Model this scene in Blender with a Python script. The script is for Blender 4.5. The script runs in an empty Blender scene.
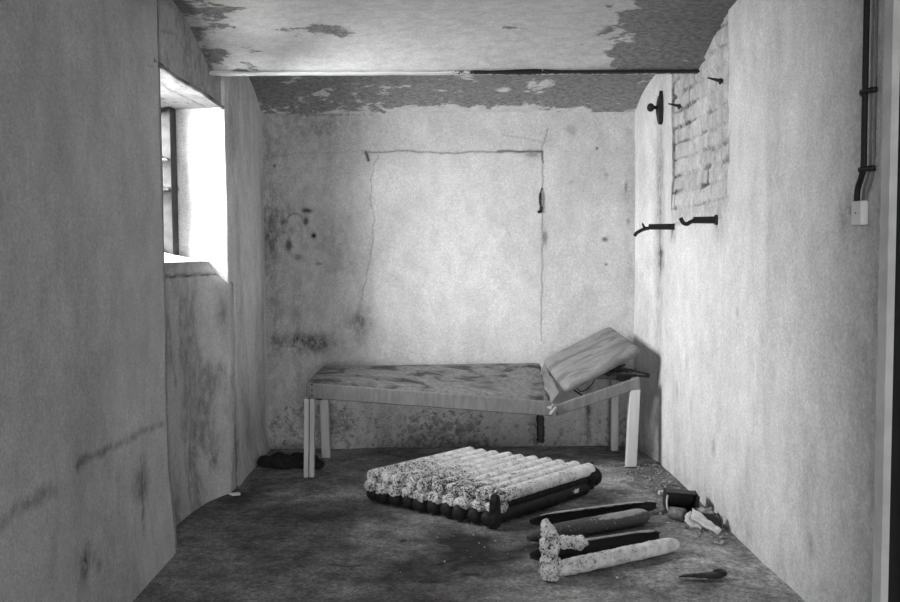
import bpy, bmesh, math, random
import numpy as np
from mathutils import Vector, Matrix, noise as mnoise

random.seed(4)
SC = bpy.context.scene
COL = SC.collection

# ------------------------------------------------------------------ camera
pitch, yaw, roll = math.radians(-3.21), math.radians(0.67), math.radians(0.4)
cam_d = bpy.data.cameras.new('camera')
cam_d.sensor_width = 36.0
cam_d.lens = 36.0 * 855 / 900
cam = bpy.data.objects.new('camera', cam_d)
COL.objects.link(cam)
fwd = Vector((math.sin(yaw) * math.cos(pitch), math.cos(yaw) * math.cos(pitch), math.sin(pitch)))
r0 = fwd.cross(Vector((0, 0, 1))).normalized()
u0 = r0.cross(fwd)
rt = r0 * math.cos(roll) - u0 * math.sin(roll)
up = u0 * math.cos(roll) + r0 * math.sin(roll)
cam.matrix_world = Matrix(((rt.x, up.x, -fwd.x, 0), (rt.y, up.y, -fwd.y, 0), (rt.z, up.z, -fwd.z, 1.4), (0, 0, 0, 1)))
SC.camera = cam

# ------------------------------------------------------------------ light
world = bpy.data.worlds.new('world')
SC.world = world
world.use_nodes = True
wb = world.node_tree.nodes['Background']
wb.inputs[0].default_value = (0.8, 0.8, 0.8, 1)
wb.inputs[1].default_value = 0.28


def area(name, loc, target, sx, sy, power):
    d = bpy.data.lights.new(name, 'AREA')
    d.shape = 'RECTANGLE'
    d.size, d.size_y, d.energy = sx, sy, power
    o = bpy.data.objects.new(name, d)
    o.location = loc
    o.rotation_euler = (Vector(target) - Vector(loc)).to_track_quat('-Z', 'Y').to_euler()
    COL.objects.link(o)
    return o


area('window_daylight', (-2.20, 4.00, 2.28), (0.6, 5.00, 1.15), 1.25, 1.2, 370)
area('camera_side_fill', (0.2, -4.6, 1.15), (0.2, 4.6, 1.3), 2.2, 2.2, 120)  # unseen fill added behind the camera for the near walls and ceiling

SC.view_settings.view_transform = 'Standard'
SC.view_settings.look = 'None'
SC.view_settings.gamma = 1.0
SC.view_settings.use_curve_mapping = False
SC.view_settings.exposure = 0.8


# ------------------------------------------------------------------ node helper
class NT:
    def __init__(s, name):
        s.m = bpy.data.materials.new(name)
        s.m.use_nodes = True
        s.t = s.m.node_tree
        s.t.nodes.clear()
        s.out = s.t.nodes.new('ShaderNodeOutputMaterial')
        s.b = s.t.nodes.new('ShaderNodeBsdfPrincipled')
        s.t.links.new(s.b.outputs[0], s.out.inputs[0])
        s.co = s.t.nodes.new('ShaderNodeTexCoord').outputs['Object']

    def put(s, inp, v):
        if hasattr(v, 'default_value') or hasattr(v, 'is_linked'):
            s.t.links.new(v, inp)
        else:
            inp.default_value = v

    def math(s, op, a, b=0.0, c=0.0, clamp=False):
        n = s.t.nodes.new('ShaderNodeMath')
        n.operation = op
        n.use_clamp = clamp
        s.put(n.inputs[0], a); s.put(n.inputs[1], b)
        if op in ('MULTIPLY_ADD',):
            s.put(n.inputs[2], c)
        return n.outputs[0]

    def noise(s, scale, detail=4, rough=0.55, sx=1, sy=1, sz=1, dist=0.0, rot=(0, 0, 0)):
        mp = s.t.nodes.new('ShaderNodeMapping')
        mp.inputs['Scale'].default_value = (sx, sy, sz)
        mp.inputs['Rotation'].default_value = rot
        s.t.links.new(s.co, mp.inputs[0])
        n = s.t.nodes.new('ShaderNodeTexNoise')
        n.inputs['Scale'].default_value = scale
        n.inputs['Detail'].default_value = detail
        n.inputs['Roughness'].default_value = rough
        n.inputs['Distortion'].default_value = dist
        s.t.links.new(mp.outputs[0], n.inputs['Vector'])
        return n.outputs['Fac']

    def attr(s, name):
        n = s.t.nodes.new('ShaderNodeAttribute')
        n.attribute_name = name
        return n.outputs['Fac']

    def step(s, v, a, b, lo=0.0, hi=1.0):
        n = s.t.nodes.new('ShaderNodeMapRange')
        n.interpolation_type = 'SMOOTHSTEP'
        s.put(n.inputs['Value'], v)
        n.inputs['From Min'].default_value = a
        n.inputs['From Max'].default_value = b
        n.inputs['To Min'].default_value = lo
        n.inputs['To Max'].default_value = hi
        return n.outputs[0]

    def mix(s, f, a, b):
        n = s.t.nodes.new('ShaderNodeMix')
        n.data_type = 'FLOAT'
        s.put(n.inputs[0], f); s.put(n.inputs[2], a); s.put(n.inputs[3], b)
        return n.outputs[0]

    def finish(s, val, rough=0.9, bump=None, strength=0.3, dist=0.01, metal=0.0, spec=0.3):
        s.put(s.b.inputs['Base Color'], val) if not isinstance(val, float) else setattr(s.b.inputs['Base Color'], 'default_value', (val, val, val, 1))
        s.put(s.b.inputs['Roughness'], rough)
        s.b.inputs['Metallic'].default_value = metal
        s.b.inputs['Specular IOR Level'].default_value = spec
        if bump is not None:
            n = s.t.nodes.new('ShaderNodeBump')
            n.inputs['Strength'].default_value = strength
            n.inputs['Distance'].default_value = dist
            s.t.links.new(bump, n.inputs['Height'])
            s.t.links.new(n.outputs[0], s.b.inputs['Normal'])
        return s.m


def plaster(name, lo, hi, patch_v=0.3, patch_v2=0.45, nz=22, bump=0.35):
    n = NT(name)
    big = n.noise(1.6, 5, 0.6)
    mid = n.noise(9, 5, 0.65, sz=0.6)
    fine = n.noise(110, 3, 0.75)
    v = n.mix(n.step(big, 0.3, 0.7), lo, hi)
    v = n.math('MULTIPLY', v, n.step(mid, 0.25, 0.75, 0.87, 1.08))
    v = n.math('MULTIPLY', v, n.step(n.noise(42, 4, 0.75), 0.25, 0.75, 0.91, 1.07))
    v = n.math('MULTIPLY', v, n.step(fine, 0.28, 0.72, 0.80, 1.18))
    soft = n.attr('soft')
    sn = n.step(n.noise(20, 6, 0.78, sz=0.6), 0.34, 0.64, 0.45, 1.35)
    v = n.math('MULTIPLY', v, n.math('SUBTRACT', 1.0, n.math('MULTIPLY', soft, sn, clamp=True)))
    pn = n.noise(nz, 6, 0.7)
    pk = n.step(n.math('ADD', n.attr('patch'), n.math('MULTIPLY', n.math('SUBTRACT', pn, 0.5), 2.2)), 0.62, 0.72)
    pc = n.mix(n.step(n.noise(30, 3), 0.35, 0.65), patch_v, patch_v2)
    v = n.mix(pk, v, pc)
    # tiny pits
    pit = n.step(n.noise(38, 2, 0.5), 0.77, 0.80)
    v = n.mix(n.math('MULTIPLY', pit, 0.6), v, 0.12)
    ink = n.attr('ink')
    v = n.mix(ink, v, 0.015)
    h = n.math('ADD', n.math('MULTIPLY', mid, 0.8), n.math('MULTIPLY', fine, 0.25))
    h = n.math('SUBTRACT', h, n.math('MULTIPLY', pk, 0.35))
    h = n.math('SUBTRACT', h, ink)
    return n.finish(v, 0.92, h, bump, 0.006, spec=0.15)


def speckle(name, paint_lo, paint_hi, bare, thr=0.5, scale=75, bump=0.6, rough=0.85):
    # flaking paint over iron: "paint" attribute gives how much paint is left
    n = NT(name)
    a = n.noise(scale, 4, 0.7)
    b = n.noise(scale * 0.22, 3, 0.6)
    s = n.math('ADD', n.math('MULTIPLY', a, 0.85), n.math('MULTIPLY', b, 0.25))
    s = n.math('ADD', s, n.math('SUBTRACT', n.attr('paint'), 0.5))
    k = n.step(s, thr, thr + 0.07)
    pv = n.mix(n.step(b, 0.3, 0.7), paint_lo, paint_hi)
    v = n.mix(k, bare, pv)
    h = n.math('ADD', n.math('MULTIPLY', k, 0.6), a)
    return n.finish(v, rough, h, bump, 0.004, spec=0.3)


def simple(name, lo, hi, scale=20, rough=0.7, bump=0.2, metal=0.0, detail=4, sx=1, sy=1, sz=1, spec=0.3):
    n = NT(name)
    a = n.noise(scale, detail, 0.6, sx=sx, sy=sy, sz=sz)
    v = n.mix(n.step(a, 0.3, 0.7), lo, hi)
    return n.finish(v, rough, a, bump, 0.004, metal, spec)


M = {}
M['wall_back'] = plaster('plaster_back', 0.53, 0.62, 0.20, 0.34, 26)
M['wall_left'] = plaster('plaster_left', 0.52, 0.62, 0.21, 0.33)
M['wall_right'] = plaster('plaster_right', 0.66, 0.76, 0.30, 0.42)
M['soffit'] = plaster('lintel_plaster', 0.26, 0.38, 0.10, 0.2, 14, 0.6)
M['reveal'] = plaster('plaster_reveal', 0.72, 0.78, 0.3, 0.4)


def ceiling_mat():
    n = NT('peeling_ceiling')
    light = n.math('MULTIPLY', n.mix(n.step(n.noise(12, 5, 0.7, sy=2.0, rot=(0, 0, 0.6)), 0.3, 0.7), 0.58, 0.74), n.step(n.noise(90, 4, 0.8), 0.25, 0.75, 0.82, 1.12))
    dark = n.mix(n.step(n.noise(32, 6, 0.8, sy=1.8, rot=(0, 0, 0.6)), 0.3, 0.7), 0.15, 0.36)
    pn = n.noise(4.5, 8, 0.66, sx=0.9, sy=1.7, dist=0.3, rot=(0, 0, 0.6))
    pk = n.step(n.math('ADD', n.attr('patch'), n.math('MULTIPLY', n.math('SUBTRACT', pn, 0.5), 2.4)), 0.50, 0.62)
    v = n.mix(pk, light, dark)
    v = n.math('MULTIPLY', v, n.math('SUBTRACT', 1.0, n.attr('soft')))
    h = n.math('SUBTRACT', n.noise(30, 4, 0.7), n.math('MULTIPLY', pk, 0.6))
    return n.finish(v, 0.92, h, 0.5, 0.006, spec=0.12)


M['ceiling'] = ceiling_mat()


def floor_mat():
    n = NT('worn_concrete')
    big = n.noise(1.7, 6, 0.62, dist=0.5)
    mid = n.noise(7, 6, 0.7, sx=0.85)
    fine = n.noise(70, 4, 0.75)
    v = n.mix(n.step(big, 0.33, 0.67), 0.12, 0.25)
    v = n.math('MULTIPLY', v, n.step(n.noise(26, 6, 0.8), 0.3, 0.7, 0.65, 1.4))
    v = n.math('MULTIPLY', v, n.step(mid, 0.3, 0.72, 0.62, 1.45))
    v = n.math('MULTIPLY', v, n.step(fine, 0.28, 0.72, 0.6, 1.45))
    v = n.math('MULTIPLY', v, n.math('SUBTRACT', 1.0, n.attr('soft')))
    v = n.math('MULTIPLY', v, n.math('ADD', 1.0, n.attr('pale')))
    bit = n.step(n.noise(34, 2, 0.4), 0.74, 0.76)
    v = n.mix(n.math('MULTIPLY', bit, 0.75), v, 0.03)
    h = n.math('ADD', mid, n.math('MULTIPLY', fine, 0.4))
    return n.finish(v, 0.8, h, 0.5, 0.008, spec=0.2)


M['floor'] = floor_mat()
M['beam'] = speckle('painted_beam', 0.62, 0.72, 0.02, 0.55, 40, 0.4)
M['flaky'] = speckle('flaking_white_paint', 0.55, 0.78, 0.05, 0.50, 100, 1.0)
M['iron'] = simple('dark_rusty_iron', 0.008, 0.022, 40, 0.75, 0.5, spec=0.15)
M['iron_paint'] = speckle('shade_dark_iron_with_flakes', 0.4, 0.55, 0.012, 0.62, 30, 0.6, 0.62)  # near-black partly to paint in the shade of the lower columns
M['shell'] = speckle('sooty_iron_shell', 0.30, 0.45, 0.025, 0.58, 90, 0.5, 0.7)
M['shell_grey'] = speckle('sooty_grey_iron', 0.26, 0.36, 0.075, 0.58, 90, 0.5, 0.7)
M['black'] = simple('black_metal', 0.008, 0.02, 40, 0.5, 0.2)
M['cable'] = simple('black_rubber', 0.008, 0.014, 60, 0.6, 0.1)
M['white_wood'] = simple('white_painted_wood', 0.45, 0.58, 12, 0.7, 0.2, sz=0.15)
M['groove'] = simple('dark_joint', 0.05, 0.09, 30, 0.9, 0.1)
M['wrap'] = simple('grey_vinyl_edge', 0.14, 0.20, 16, 0.6, 0.25, sx=2.5, sz=0.6)
M['plastic'] = simple('ivory_plastic', 0.62, 0.70, 8, 0.45, 0.05)
M['trim'] = simple('pale_painted_trim', 0.60, 0.72, 10, 0.7, 0.2)
M['door'] = simple('dark_door', 0.008, 0.014, 10, 0.7, 0.2)
M['cloth'] = simple('dark_cloth', 0.008, 0.022, 30, 0.95, 0.4)
M['pale_rag'] = simple('pale_card', 0.45, 0.62, 20, 0.85, 0.3)
M['frame'] = simple('dark_window_frame', 0.012, 0.03, 20, 0.7, 0.3)
M['rubble'] = simple('plaster_crumbs', 0.10, 0.42, 14, 0.9, 0.3, detail=2)
M['lath'] = simple('weathered_lintel_wood', 0.05, 0.30, 10, 0.9, 0.5, sx=3, sy=0.4)


def vinyl(name, lo, hi, dark, scale, thr, rot, sx, sy):
    n = NT(name)
    a = n.noise(scale, 5, 0.62, sx=sx, sy=sy, dist=0.7, rot=rot)
    b = n.noise(scale * 6, 4, 0.7)
    v = n.mix(n.step(b, 0.3, 0.7), lo, hi)
    k = n.step(n.math('ADD', a, n.math('MULTIPLY', b, 0.16)), thr, thr + 0.16)
    v = n.mix(k, v, dark)
    return n.finish(v, n.mix(k, 0.55, 0.75), n.math('ADD', a, n.math('MULTIPLY', b, 0.3)), 0.15, 0.003, spec=0.35)


M['mattress'] = vinyl('stained_grey_vinyl', 0.10, 0.22, 0.035, 6.0, 0.56, (0, 0, 0.2), 0.8, 1.3)
M['backrest'] = vinyl('streaked_grey_vinyl', 0.17, 0.24, 0.125, 5, 0.55, (0, 0, 0.35), 0.7, 2.2)


def glass_mat():
    n = NT('dusty_glass')
    t = n.t
    tr = t.nodes.new('ShaderNodeBsdfTransparent')
    tr.inputs[0].default_value = (0.92, 0.92, 0.92, 1)
    gl = t.nodes.new('ShaderNodeBsdfGlossy')
    gl.inputs['Roughness'].default_value = 0.1
    mx = t.nodes.new('ShaderNodeMixShader')
    mx.inputs[0].default_value = 0.06
    t.links.new(tr.outputs[0], mx.inputs[1]); t.links.new(gl.outputs[0], mx.inputs[2])
    t.links.new(mx.outputs[0], n.out.inputs[0])
    return n.m


M['glass'] = glass_mat()


# ------------------------------------------------------------------ numpy noise
def _h(ix, iy, seed):
    n = (ix * 374761393 + iy * 668265263 + seed * 974711) & 0x7fffffff
    n = ((n ^ (n >> 13)) * 1274126177) & 0x7fffffff
    return ((n ^ (n >> 16)) & 0xffff) / 65535.0


def vn(x, y, seed=0):
    ix, iy = np.floor(x).astype(np.int64), np.floor(y).astype(np.int64)
    fx, fy = x - ix, y - iy
    fx, fy = fx * fx * (3 - 2 * fx), fy * fy * (3 - 2 * fy)
    a, b, c, d = _h(ix, iy, seed), _h(ix + 1, iy, seed), _h(ix, iy + 1, seed), _h(ix + 1, iy + 1, seed)
    return (a * (1 - fx) + b * fx) * (1 - fy) + (c * (1 - fx) + d * fx) * fy


def fbm(x, y, seed=0, o=4):
    s, a, t = 0, 1.0, 0
    for k in range(o):
        s = s + a * vn(x * 2 ** k + 17.3 * k, y * 2 ** k + 5.1 * k, seed + k); t += a; a *= 0.5
    return s / t


def blob(x, z, cx, cz, rx, rz, amp=1.0):
    return amp * np.exp(-((x - cx) / rx) ** 2 - ((z - cz) / rz) ** 2)


def pline(x, z, pts, w, jit=0.012, seed=3, sharp=1.0):
    jx = x + (fbm(x * 14, z * 14, seed, 3) - 0.5) * 2 * jit
    jz = z + (fbm(x * 14 + 40, z * 14 + 9, seed, 3) - 0.5) * 2 * jit
    d = np.full(x.shape, 9.0)
    for (ax, az), (bx, bz) in zip(pts[:-1], pts[1:]):
        dx, dz = bx - ax, bz - az
        t = np.clip(((jx - ax) * dx + (jz - az) * dz) / (dx * dx + dz * dz + 1e-9), 0, 1)
        d = np.minimum(d, np.hypot(jx - ax - t * dx, jz - az - t * dz))
    return np.clip(1 - d / w, 0, 1) ** sharp


def sstep(v, a, b):
    t = np.clip((v - a) / (b - a), 0, 1)
    return t * t * (3 - 2 * t)


def link_mesh(name, V, Fq, mat, parent=None, attrs=None, smooth=True, loc=None):
    me = bpy.data.meshes.new(name)
    V = np.asarray(V, dtype=float)
    org = np.zeros(3)
    if parent is not None:
        org = np.array(parent.location)
    elif loc is not None:
        org = np.array(loc, dtype=float)
    me.from_pydata((V - org).tolist(), [], [tuple(f) for f in Fq])
    me.update()
    if smooth:
        me.polygons.foreach_set('use_smooth', [True] * len(me.polygons))
    me.materials.append(mat)
    for k, a in (attrs or {}).items():
        at = me.attributes.new(k, 'FLOAT', 'POINT')
        at.data.foreach_set('value', np.asarray(a, dtype=np.float32).ravel())
    o = bpy.data.objects.new(name, me)
    COL.objects.link(o)
    if parent is not None:
        # parts are parented to Empties without rotation; parts of parts need the offset of both
        o.parent = parent
    elif loc is not None:
        o.location = loc
    return o


def grid_faces(nu, nv, flip=False):
    i, j = np.meshgrid(np.arange(nu - 1), np.arange(nv - 1), indexing='ij')
    a = i * nv + j
    q = np.stack([a, a + nv, a + nv + 1, a + 1], -1).reshape(-1, 4)
    return (q[:, ::-1] if flip else q).tolist()


def surf(name, u0_, u1_, v0_, v1_, step_, fn, mat, flip=False, tail=None):
    """dense grid; fn(U,V) -> X,Y,Z arrays and the attribute dict"""
    nu, nv = max(2, int(abs(u1_ - u0_) / step_) + 1), max(2, int(abs(v1_ - v0_) / step_) + 1)
    U, V = np.meshgrid(np.linspace(u0_, u1_, nu), np.linspace(v0_, v1_, nv), indexing='ij')
    X, Y, Z, A = fn(U, V)
    o = link_mesh(name, np.stack([X, Y, Z], -1).reshape(-1, 3), grid_faces(nu, nv, flip), mat, attrs=A)
    o['kind'] = 'structure'
    return o


# ------------------------------------------------------------------ the setting
def f_floor(X, Y):
    Z = (fbm(X * 3, Y * 3, 5, 4) - 0.5) * 0.012 - 0.004
    X0, Y0 = X, Y
    X, Y = X + 0.5 * (fbm(X * 4, Y * 4, 301) - 0.5), Y + 0.35 * (fbm(X * 4, Y * 4, 302) - 0.5)
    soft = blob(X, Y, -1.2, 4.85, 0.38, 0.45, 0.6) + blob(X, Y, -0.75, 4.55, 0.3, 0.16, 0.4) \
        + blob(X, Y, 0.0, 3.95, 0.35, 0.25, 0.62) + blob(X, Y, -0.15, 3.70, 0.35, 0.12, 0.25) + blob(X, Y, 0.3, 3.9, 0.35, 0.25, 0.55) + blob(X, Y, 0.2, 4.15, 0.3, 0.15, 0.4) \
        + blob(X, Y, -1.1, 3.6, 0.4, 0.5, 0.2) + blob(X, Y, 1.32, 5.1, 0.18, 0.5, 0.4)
    soft = np.clip(soft * (0.6 + 0.9 * fbm(X * 6, Y * 6, 8)), 0, 0.88)  # black patch before the radiator paints in its shadow on the floor
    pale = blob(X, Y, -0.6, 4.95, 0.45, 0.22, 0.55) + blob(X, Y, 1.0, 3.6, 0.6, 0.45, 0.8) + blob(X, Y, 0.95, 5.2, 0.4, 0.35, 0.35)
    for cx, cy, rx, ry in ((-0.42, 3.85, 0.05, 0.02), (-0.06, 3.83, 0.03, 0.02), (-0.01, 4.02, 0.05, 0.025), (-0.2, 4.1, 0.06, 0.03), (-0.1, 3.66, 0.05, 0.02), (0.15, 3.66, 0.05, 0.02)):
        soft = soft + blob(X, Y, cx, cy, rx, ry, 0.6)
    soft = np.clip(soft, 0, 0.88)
    return X0, Y0, Z, dict(soft=soft, pale=pale * (0.5 + fbm(X * 5, Y * 5, 12)))


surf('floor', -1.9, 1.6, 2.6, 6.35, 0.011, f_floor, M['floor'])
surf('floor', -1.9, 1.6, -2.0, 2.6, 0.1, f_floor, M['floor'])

# back wall, x -1.3 .. 1.42
CR_H = [(-0.5, 2.12), (-0.28, 2.13), (0.01, 2.11), (0.29, 2.12), (0.51, 2.12), (0.74, 2.12)]
CR_L = [(-0.42, 2.10), (-0.47, 2.04), (-0.49, 1.89), (-0.47, 1.64), (-0.49, 1.43), (-0.52, 1.25), (-0.57, 1.07)]
CR_R = [(0.74, 2.12), (0.745, 1.77), (0.74, 1.35), (0.735, 1.06), (0.73, 0.77)]


def f_back(X, Z):
    n1 = fbm(X * 2.2, Z * 2.2, 21, 4)
    inside = sstep(X, -0.50, -0.46) * sstep(-X, -0.76, -0.72) * sstep(-Z, -2.13, -2.10) * sstep(Z, 0.75, 0.95)
    Y = 6.14 + (n1 - 0.5) * 0.016 + (fbm(X * 9, Z * 9, 22) - 0.5) * 0.006 - 0.004 * inside
    Y = Y - 0.03 * sstep(-Z, -0.14, -0.02) * fbm(X * 5, Z * 3, 30)
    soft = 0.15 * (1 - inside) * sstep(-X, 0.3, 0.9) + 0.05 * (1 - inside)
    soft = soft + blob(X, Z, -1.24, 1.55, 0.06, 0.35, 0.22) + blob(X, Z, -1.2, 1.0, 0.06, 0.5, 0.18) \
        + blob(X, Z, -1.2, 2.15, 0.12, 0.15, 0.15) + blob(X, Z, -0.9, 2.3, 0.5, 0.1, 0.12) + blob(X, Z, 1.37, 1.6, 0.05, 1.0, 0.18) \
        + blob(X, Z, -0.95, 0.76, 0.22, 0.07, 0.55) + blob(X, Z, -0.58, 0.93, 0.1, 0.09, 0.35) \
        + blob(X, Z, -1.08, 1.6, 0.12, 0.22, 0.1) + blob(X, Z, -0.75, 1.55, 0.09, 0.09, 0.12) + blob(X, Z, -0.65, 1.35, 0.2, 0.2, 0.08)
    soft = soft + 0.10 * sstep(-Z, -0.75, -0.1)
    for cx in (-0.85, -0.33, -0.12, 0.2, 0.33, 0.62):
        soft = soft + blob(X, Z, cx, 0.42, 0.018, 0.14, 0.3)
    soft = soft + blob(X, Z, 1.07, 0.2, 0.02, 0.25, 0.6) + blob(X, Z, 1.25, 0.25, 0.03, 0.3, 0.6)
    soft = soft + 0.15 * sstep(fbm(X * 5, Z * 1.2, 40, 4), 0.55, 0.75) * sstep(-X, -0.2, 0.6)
    patch = 0.66 * sstep(-Z, -0.5, -0.12) * (0.80 + 0.32 * sstep(fbm(X * 1.7, Z * 0.5, 33, 2), 0.4, 0.6)) \
        + blob(X, Z, -0.93, 0.77, 0.24, 0.06, 0.26) + blob(X, Z, -0.57, 0.93, 0.08, 0.1, 0.26) \
        + blob(X, Z, -1.02, 0.27, 0.2, 0.16, 0.25) + blob(X, Z, -0.75, 0.25, 0.2, 0.15, 0.3)
    patch = patch - 0.6 * sstep(Z, 1.0, 1.3)
    # plaster flaking under the ceiling
    patch = np.maximum(patch, blob(X, Z, -0.85, 2.385, 0.5, 0.018, 0.9))
    ink = np.maximum.reduce([
        0.65 * pline(X, Z, CR_H, 0.008), 0.4 * pline(X, Z, CR_L, 0.007, 0.02), 0.38 * pline(X, Z, CR_R, 0.0075, 0.01),
        0.18 * pline(X, Z, [(-1.26, 2.08), (-0.99, 2.12), (-0.5, 2.13)], 0.01), 0.35 * pline(X, Z, [(0.73, 2.13), (0.79, 2.29)], 0.008),
        0.22 * pline(X, Z, [(0.45, 2.24), (0.62, 2.21), (0.73, 2.18)], 0.008),
        0.95 * pline(X, Z, [(0.42, 2.125), (0.55, 2.12), (0.74, 2.115)], 0.011, 0.006), 0.9 * pline(X, Z, [(0.735, 2.12), (0.745, 2.04)], 0.009, 0.004),
        pline(X, Z, [(-0.52, 2.12), (-0.505, 2.065)], 0.016, 0.006)])
    ring = np.abs(np.hypot(X + 1.03, (Z - 1.63) * 0.9) - 0.055 - 0.02 * (fbm(X * 20, Z * 20, 50) - 0.5))
    ink = np.maximum(ink, 0.45 * np.clip(1 - ring / 0.011, 0, 1) * sstep(fbm(X * 12, Z * 12, 51), 0.35, 0.6))
    nb = 0.5 + 1.0 * fbm(X * 25, Z * 25, 55)
    for cx, cz, rx, rz, a in ((-1.12, 1.63, 0.02, 0.02, 0.6), (-0.94, 1.71, 0.035, 0.014, 0.85), (-0.955, 1.63, 0.016, 0.03, 0.8), (-0.9, 1.53, 0.016, 0.016, 1.0),
                              (-1.08, 1.46, 0.02, 0.035, 0.7), (-1.02, 1.38, 0.03, 0.02, 0.4), (-0.87, 1.33, 0.02, 0.01, 0.4), (0.76, 1.51, 0.018, 0.05, 0.5), (1.19, 1.49, 0.02, 0.014, 0.7),
                              (1.2, 1.31, 0.01, 0.008, 0.6), (0.94, 2.28, 0.04, 0.025, 0.25), (0.96, 2.25, 0.02, 0.02, 0.3), (1.34, 1.86, 0.008, 0.03, 0.5), (1.36, 1.62, 0.01, 0.02, 0.4),
                              (-1.17, 2.03, 0.008, 0.01, 0.7), (0.66, 2.10, 0.05, 0.02, 0.45), (1.13, 2.14, 0.008, 0.008, 0.7), (0.95, 1.9, 0.015, 0.01, 0.25), (1.2, 1.95, 0.01, 0.01, 0.3)):
        ink = np.maximum(ink, np.clip(blob(X, Z, cx, cz, rx, rz, a * 1.4) * nb, 0, a))
    Y = Y + ink * 0.01
    return X, Y, Z, dict(soft=np.clip(soft, 0, 0.75), patch=patch, ink=ink)


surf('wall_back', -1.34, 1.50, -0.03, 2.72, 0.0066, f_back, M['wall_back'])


# right wall, y 2.84 .. 6.2
def f_right(Y, Z):
    base = 1.45 - 0.05 * sstep(Y, 5.58, 6.05)
    n1 = fbm(Y * 1.5, Z * 1.5, 61, 3)
    X = base + (n1 - 0.5) * 0.02 * sstep(Y, 2.9, 3.4)
    yl = 5.35 + 0.02 * (fbm(Y, Z * 6, 62) - 0.5)
    yr = 4.31 + 0.05 * (fbm(Y * 2, Z * 9, 63) - 0.5)
    brick = sstep(Y, yr, yr + 0.02) * sstep(-Y, -yl - 0.01, -yl + 0.01) * sstep(Z, 1.53, 1.62)
    row = (Z + 0.01 * (fbm(Y * 4, Z * 2, 64) - 0.5) * 4) / 0.098
    ri = np.floor(row)
    colm = Y / 0.235 + 0.5 * (ri % 2) + 0.25 * vn(ri * 3.7, ri * 1.1 + 2, 65)
    dr = np.abs(row - ri - 0.5) * 2 * 0.049
    dc = np.abs(colm - np.floor(colm) - 0.5) * 2 * 0.1175
    wob = 0.004 + 0.006 * fbm(Y * 20, Z * 20, 66)
    wob = wob * (0.2 + 1.7 * sstep(fbm(Y * 5 + 3, Z * 5, 167), 0.3, 0.75))
    joint = np.maximum(sstep(dr, 0.049 - wob - 0.006, 0.049 - wob + 0.003), sstep(dc, 0.1175 - wob - 0.006, 0.1175 - wob + 0.003)) * brick
    rnd = vn(np.floor(colm) * 5.3 + 0.5, ri * 7.7 + 0.5, 67)
    fade = sstep(Z, 1.60, 1.95)                       # the lower courses are filled with paint
    X = X + 0.016 * brick * fade + 0.014 * joint * (0.3 + 0.7 * fade) + 0.008 * (rnd - 0.5) * brick - 0.006 * fbm(Y * 25, Z * 25, 68) * brick
    soft = 0.08 * joint + 0.13 * brick + 0.14 * brick * rnd + 0.14 * brick * fbm(Y * 9, Z * 9, 168) + 0.35 * joint * sstep(fbm(Y * 3, Z * 4, 69), 0.5, 0.68)
    ink = 0.5 * joint * sstep(fbm(Y * 7, Z * 9, 70, 3), 0.60, 0.72)
    ink = np.maximum(ink, 0.8 * pline(Y, Z, [(5.36, 2.52), (5.35, 2.2), (5.34, 1.9), (5.35, 1.66)], 0.022, 0.014) * (0.5 + fbm(Y * 3, Z * 20, 71)))
    ink = np.maximum(ink, 0.55 * pline(Y, Z, [(4.33, 2.6), (4.32, 2.3), (4.31, 2.0), (4.30, 1.57)], 0.02, 0.02) * sstep(fbm(Y * 3, Z * 9, 72), 0.4, 0.6))
    # rust streak below the bolt
    soft = soft + blob(Y, Z, 5.63, 1.65, 0.10, 0.9, 0.5) * (0.6 + 0.7 * fbm(Y * 8, Z * 1.5, 73)) + blob(Y, Z, 5.60, 1.36, 0.05, 0.07, 0.45) + blob(Y, Z, 5.42, 1.25, 0.09, 0.35, 0.12)
    soft = soft + blob(Y, Z, 5.28, 1.50, 0.05, 0.06, 0.3) + blob(Y, Z, 4.45, 1.5, 0.08, 0.06, 0.25) + 0.1 * blob(Y, Z, 5.95, 1.7, 0.08, 0.9)
    soft = soft + blob(Y, Z, 4.48, 0.35, 0.03, 0.06, 0.4) + blob(Y, Z, 3.04, 1.53, 0.07, 0.07, 0.28) + blob(Y, Z, 3.29, 0.24, 0.05, 0.06, 0.25)
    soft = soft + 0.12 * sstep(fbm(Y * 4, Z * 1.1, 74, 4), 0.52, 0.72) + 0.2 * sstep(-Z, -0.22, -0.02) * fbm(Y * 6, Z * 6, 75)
    soft = soft + blob(Y, Z, 5.0, 0.75, 0.02, 0.04, 0.25) + blob(Y, Z, 5.2, 0.55, 0.02, 0.06, 0.3) + blob(Y, Z, 4.15, 1.1, 0.015, 0.02, 0.35) + blob(Y, Z, 4.9, 0.5, 0.02, 0.05, 0.25)
    soft = soft + 0.30 * sstep(-Z, -1.1, -0.1) * sstep(Y, 5.5, 5.7) + 0.22 * sstep(-Y, -3.25, -2.85)  # paints in the couch's wall shadow and the dimming toward the camera
    patch = -0.4 + 0.55 * sstep(-Z, -0.12, 0.0) + blob(Y, Z, 5.62, 1.25, 0.06, 0.2, 0.4) + 0.5 * blob(Y, Z, 4.9, 2.6, 0.6, 0.1)
    return X, Y, Z, dict(soft=np.clip(soft, 0, 0.75), patch=patch, ink=np.clip(ink, 0, 1))


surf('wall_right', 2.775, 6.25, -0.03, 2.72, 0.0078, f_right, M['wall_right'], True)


# left wall: the near stretch stands a little proud and bulges at its foot
def blank(U, k=0.0):
    return np.full(U.shape, k)


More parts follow.
